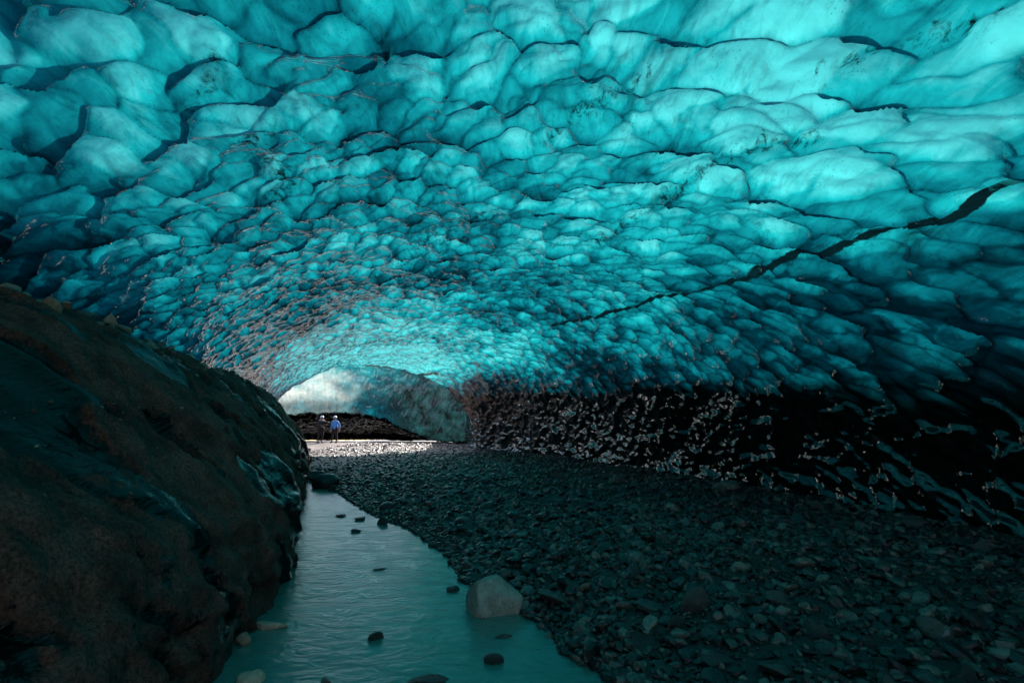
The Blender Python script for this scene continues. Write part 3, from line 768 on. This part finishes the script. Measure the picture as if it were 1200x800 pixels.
def person(loc, rz, jacket, jlabel, arms, legs, label, lean=0.0, head_turn=(0, 0), helmet=(0.75, 0.78, 0.8), trousers=(0.02, 0.015, 0.015), lit_shoulders=None, jacket_label=None):
    root = bpy.data.objects.new('person', None); COL.objects.link(root)
    root.location = loc; root.rotation_euler = (0, 0, rz); root.empty_display_size = .3; root.scale = (.96, .96, .96)
    tag(root, label, 'person', 'hikers at the far end of the cave')
    # body (skin): pelvis, chest, neck, head, arms, legs ; faces -y locally
    (lh, le), (rh, re) = arms            # hand, elbow positions
    (lf, lk), (rf, rk) = legs            # ankle, knee
    pel = Vector((0, 0, .95)); ch = Vector((0, -lean*.5, 1.28)); nk = Vector((0, -lean, 1.47)); hd = Vector((0, -lean-.02, 1.60)); top = Vector((0, -lean-.01, 1.70))
    ls = Vector((.18, -lean*.8, 1.40)); rs = Vector((-.18, -lean*.8, 1.40)); lhip = Vector((.10, 0, .92)); rhip = Vector((-.10, 0, .92))
    def J(v): return Vector(v)
    lfo, rfo = J(lf) + Vector((0, -.12, -.05)), J(rf) + Vector((0, -.12, -.05))
    verts = [pel, ch, nk, hd, top, ls, J(le), J(lh), rs, J(re), J(rh), lhip, J(lk), J(lf), rhip, J(rk), J(rf), lfo, rfo]
    edges = [(0, 1), (1, 2), (2, 3), (3, 4), (1, 5), (5, 6), (6, 7), (1, 8), (8, 9), (9, 10), (0, 11), (11, 12), (12, 13), (0, 14), (14, 15), (15, 16), (13, 17), (16, 18)]
    rad = [.13, .14, .055, .09, .07, .055, .042, .03, .055, .042, .03, .085, .06, .045, .085, .06, .045, .04, .04]
    body = skin_mesh('body', verts, edges, rad, SKIN, root)
    # face: nose, eyes, ears
    for nm, c, r in (('nose', (0, -lean-.115, 1.585), (.014, .022, .022)), ('ear', (.088, -lean-.01, 1.59), (.012, .02, .032)), ('ear', (-.088, -lean-.01, 1.59), (.012, .02, .032))):
        ellipsoid_mesh(nm, c, r, SKIN, root, sub=2)
    dark = mat_plain('eye_dark', (0.02, 0.015, 0.012), .3)
    for sx in (-1, 1): ellipsoid_mesh('eye', (sx*.034, -lean-.103, 1.62), (.012, .008, .009), dark, root, sub=2)
    ellipsoid_mesh('mouth', (0, -lean-.105, 1.545), (.026, .008, .007), mat_plain('lips', (0.30, 0.10, 0.09), .5), root, sub=2)
    # fingers on each hand
    for h, e in ((J(lh), J(le)), (J(rh), J(re))):
        d = (h - e).normalized(); side = d.cross(Vector((0, 1, .2))).normalized()
        vs = [h, h + d*.05]; ed = [(0, 1)]; rd = [.028, .034]
        for k, L in enumerate((.062, .07, .065, .05)):
            b = h + d*.085 + side*(.024*(1.5-k)); t1 = b + d*L*.6; t2 = t1 + (d*.7 + Vector((0, 0, -.5)))*L*.5
            i0 = len(vs); vs += [b, t1, t2]; ed += [(1, i0), (i0, i0+1), (i0+1, i0+2)]; rd += [.011, .0095, .008]
        b = h + d*.03 + side*.04; i0 = len(vs); vs += [b, b + (d + side*.8)*.03]; ed += [(0, i0), (i0, i0+1)]; rd += [.012, .009]
        skin_mesh('hand', vs, ed, rd, SKIN, root, sub=1)
    # jacket follows torso and sleeves
    jm = mat_plain(jlabel, jacket, .75)
    wl, wr = J(le)*.12 + J(lh)*.88, J(re)*.12 + J(rh)*.88
    v2 = [Vector((0, 0, .86)), ch, Vector((0, -lean, 1.46)), ls, J(le), wl, rs, J(re), wr, Vector((0, -lean*.2, 1.08))]
    e2 = [(0, 9), (9, 1), (1, 2), (1, 3), (3, 4), (4, 5), (1, 6), (6, 7), (7, 8)]
    jk = skin_mesh('jacket', v2, e2, [.185, .18, .075, .085, .068, .05, .085, .068, .05, .165], jm, root)
    if lit_shoulders is not None:
        hm = mat_plain('shoulder_sunlight', lit_shoulders, .9)  # sunlight on the shoulders, built as a pale piece
        skin_mesh('lit_shoulders', [Vector((-.20, -lean*.8, 1.42)), Vector((-.07, -lean+.05, 1.49)), Vector((.07, -lean+.05, 1.49)), Vector((.20, -lean*.8, 1.42))], [(0, 1), (1, 2), (2, 3)], [.075, .085, .085, .075], hm, root)
    tm = mat_plain('dark_trousers', trousers, .8)
    hp = Vector((0, 0, .93))
    v3 = [hp, lhip, J(lk), J(lf) + Vector((0, 0, .06)), rhip, J(rk), J(rf) + Vector((0, 0, .06))]
    skin_mesh('trousers', v3, [(0, 1), (1, 2), (2, 3), (0, 4), (4, 5), (5, 6)], [.15, .11, .082, .068, .11, .082, .068], tm, root)
    bmt = mat_plain('boot_leather', (0.012, 0.010, 0.010), .6)
    for f in (J(lf), J(rf)):
        skin_mesh('boot', [f + Vector((0, .01, .08)), f + Vector((0, .02, -.03)), f + Vector((0, -.10, -.045)), f + Vector((0, -.17, -.05))], [(0, 1), (1, 2), (2, 3)], [.062, .06, .052, .042], bmt, root)
    hc = mat_plain('helmet_shell', helmet, .3)
    V, F = ICO[3]; V = V.copy(); low = V[:, 2] < -.05
    V[low, 2] = -.05; 
    V = V*np.array((.125, .145, .13)); brim = (V[:, 1] < -.11) & (V[:, 2] < .02); V[brim, 1] -= .035
    V += np.array((0, -lean-.01, 1.655))
    hl = link('helmet', tri_mesh('helmet', V, F, hc, True), root)
    V, F = ICO[1]; V = V*np.array((.03, .02, .022)) + np.array((0, -lean-.155, 1.70))
    link('headlamp', tri_mesh('headlamp', V, F, mat_plain('lamp_plastic', (0.03, 0.03, 0.03), .4), False), hl)
    return root

def gz(x, y): return float(ground_z(np.array([x]), np.array([y]))[0])
person((-12.15, 33.0, gz(-12.15, 33.0)), math.radians(50), (0.012, 0.010, 0.013), 'black_jacket',
       (((.28, -.42, 1.36), (.30, -.16, 1.33)), ((-.13, -.44, 1.05), (-.24, -.20, 1.14))),
       (((.13, .03, .10), (.11, -.05, .50)), ((-.17, .0, .10), (-.13, -.04, .50))),
       'left of two people, in black with shoulders coloured as sunlit and arms held out', lean=.06, lit_shoulders=(0.62, 0.50, 0.44))
person((-11.22, 33.0, gz(-11.22, 33.0)), math.radians(-12), (0.12, 0.36, 0.95), 'blue_jacket',
       (((.31, -.04, .88), (.29, .02, 1.12)), ((-.31, -.04, .88), (-.29, .02, 1.12))),
       (((.14, .0, .10), (.12, -.05, .50)), ((-.20, -.05, .10), (-.15, -.08, .50))),
       'right of two people, wearing a bright blue jacket and white helmet', lean=.10)

# ------------------------------------------------------------------ light
SUN_DIR = Vector((-.22, -.82, -.53)).normalized()      # direction the light travels
sun_d = bpy.data.lights.new('sun', 'SUN'); sun_d.energy = 5.0; sun_d.angle = math.radians(.5); sun_d.color = (1.0, .93, .85)
sun = bpy.data.objects.new('sun', sun_d); COL.objects.link(sun); sun.location = (0, 0, 20)
sun.rotation_euler = SUN_DIR.to_track_quat('-Z', 'Y').to_euler()
w = bpy.data.worlds.new('World'); scene.world = w; w.use_nodes = True
nt = w.node_tree; bg = nt.nodes['Background']; bg.inputs['Strength'].default_value = 0.14
sky = nt.nodes.new('ShaderNodeTexSky'); sky.sky_type = 'NISHITA'; sky.sun_disc = False
L = -SUN_DIR
sky.sun_elevation = math.asin(L.z); sky.sun_rotation = math.atan2(L.x, L.y)
nt.links.new(sky.outputs[0], bg.inputs[0])

scene.view_settings.view_transform = 'Standard'; scene.view_settings.look = 'None'
scene.view_settings.exposure = 1.3; scene.view_settings.gamma = 1.0
scene.cycles.use_denoising = True
scene.cycles.max_bounces = 5; scene.cycles.diffuse_bounces = 3; scene.cycles.glossy_bounces = 3; scene.cycles.transmission_bounces = 2
scene.cycles.sample_clamp_indirect = 6.0
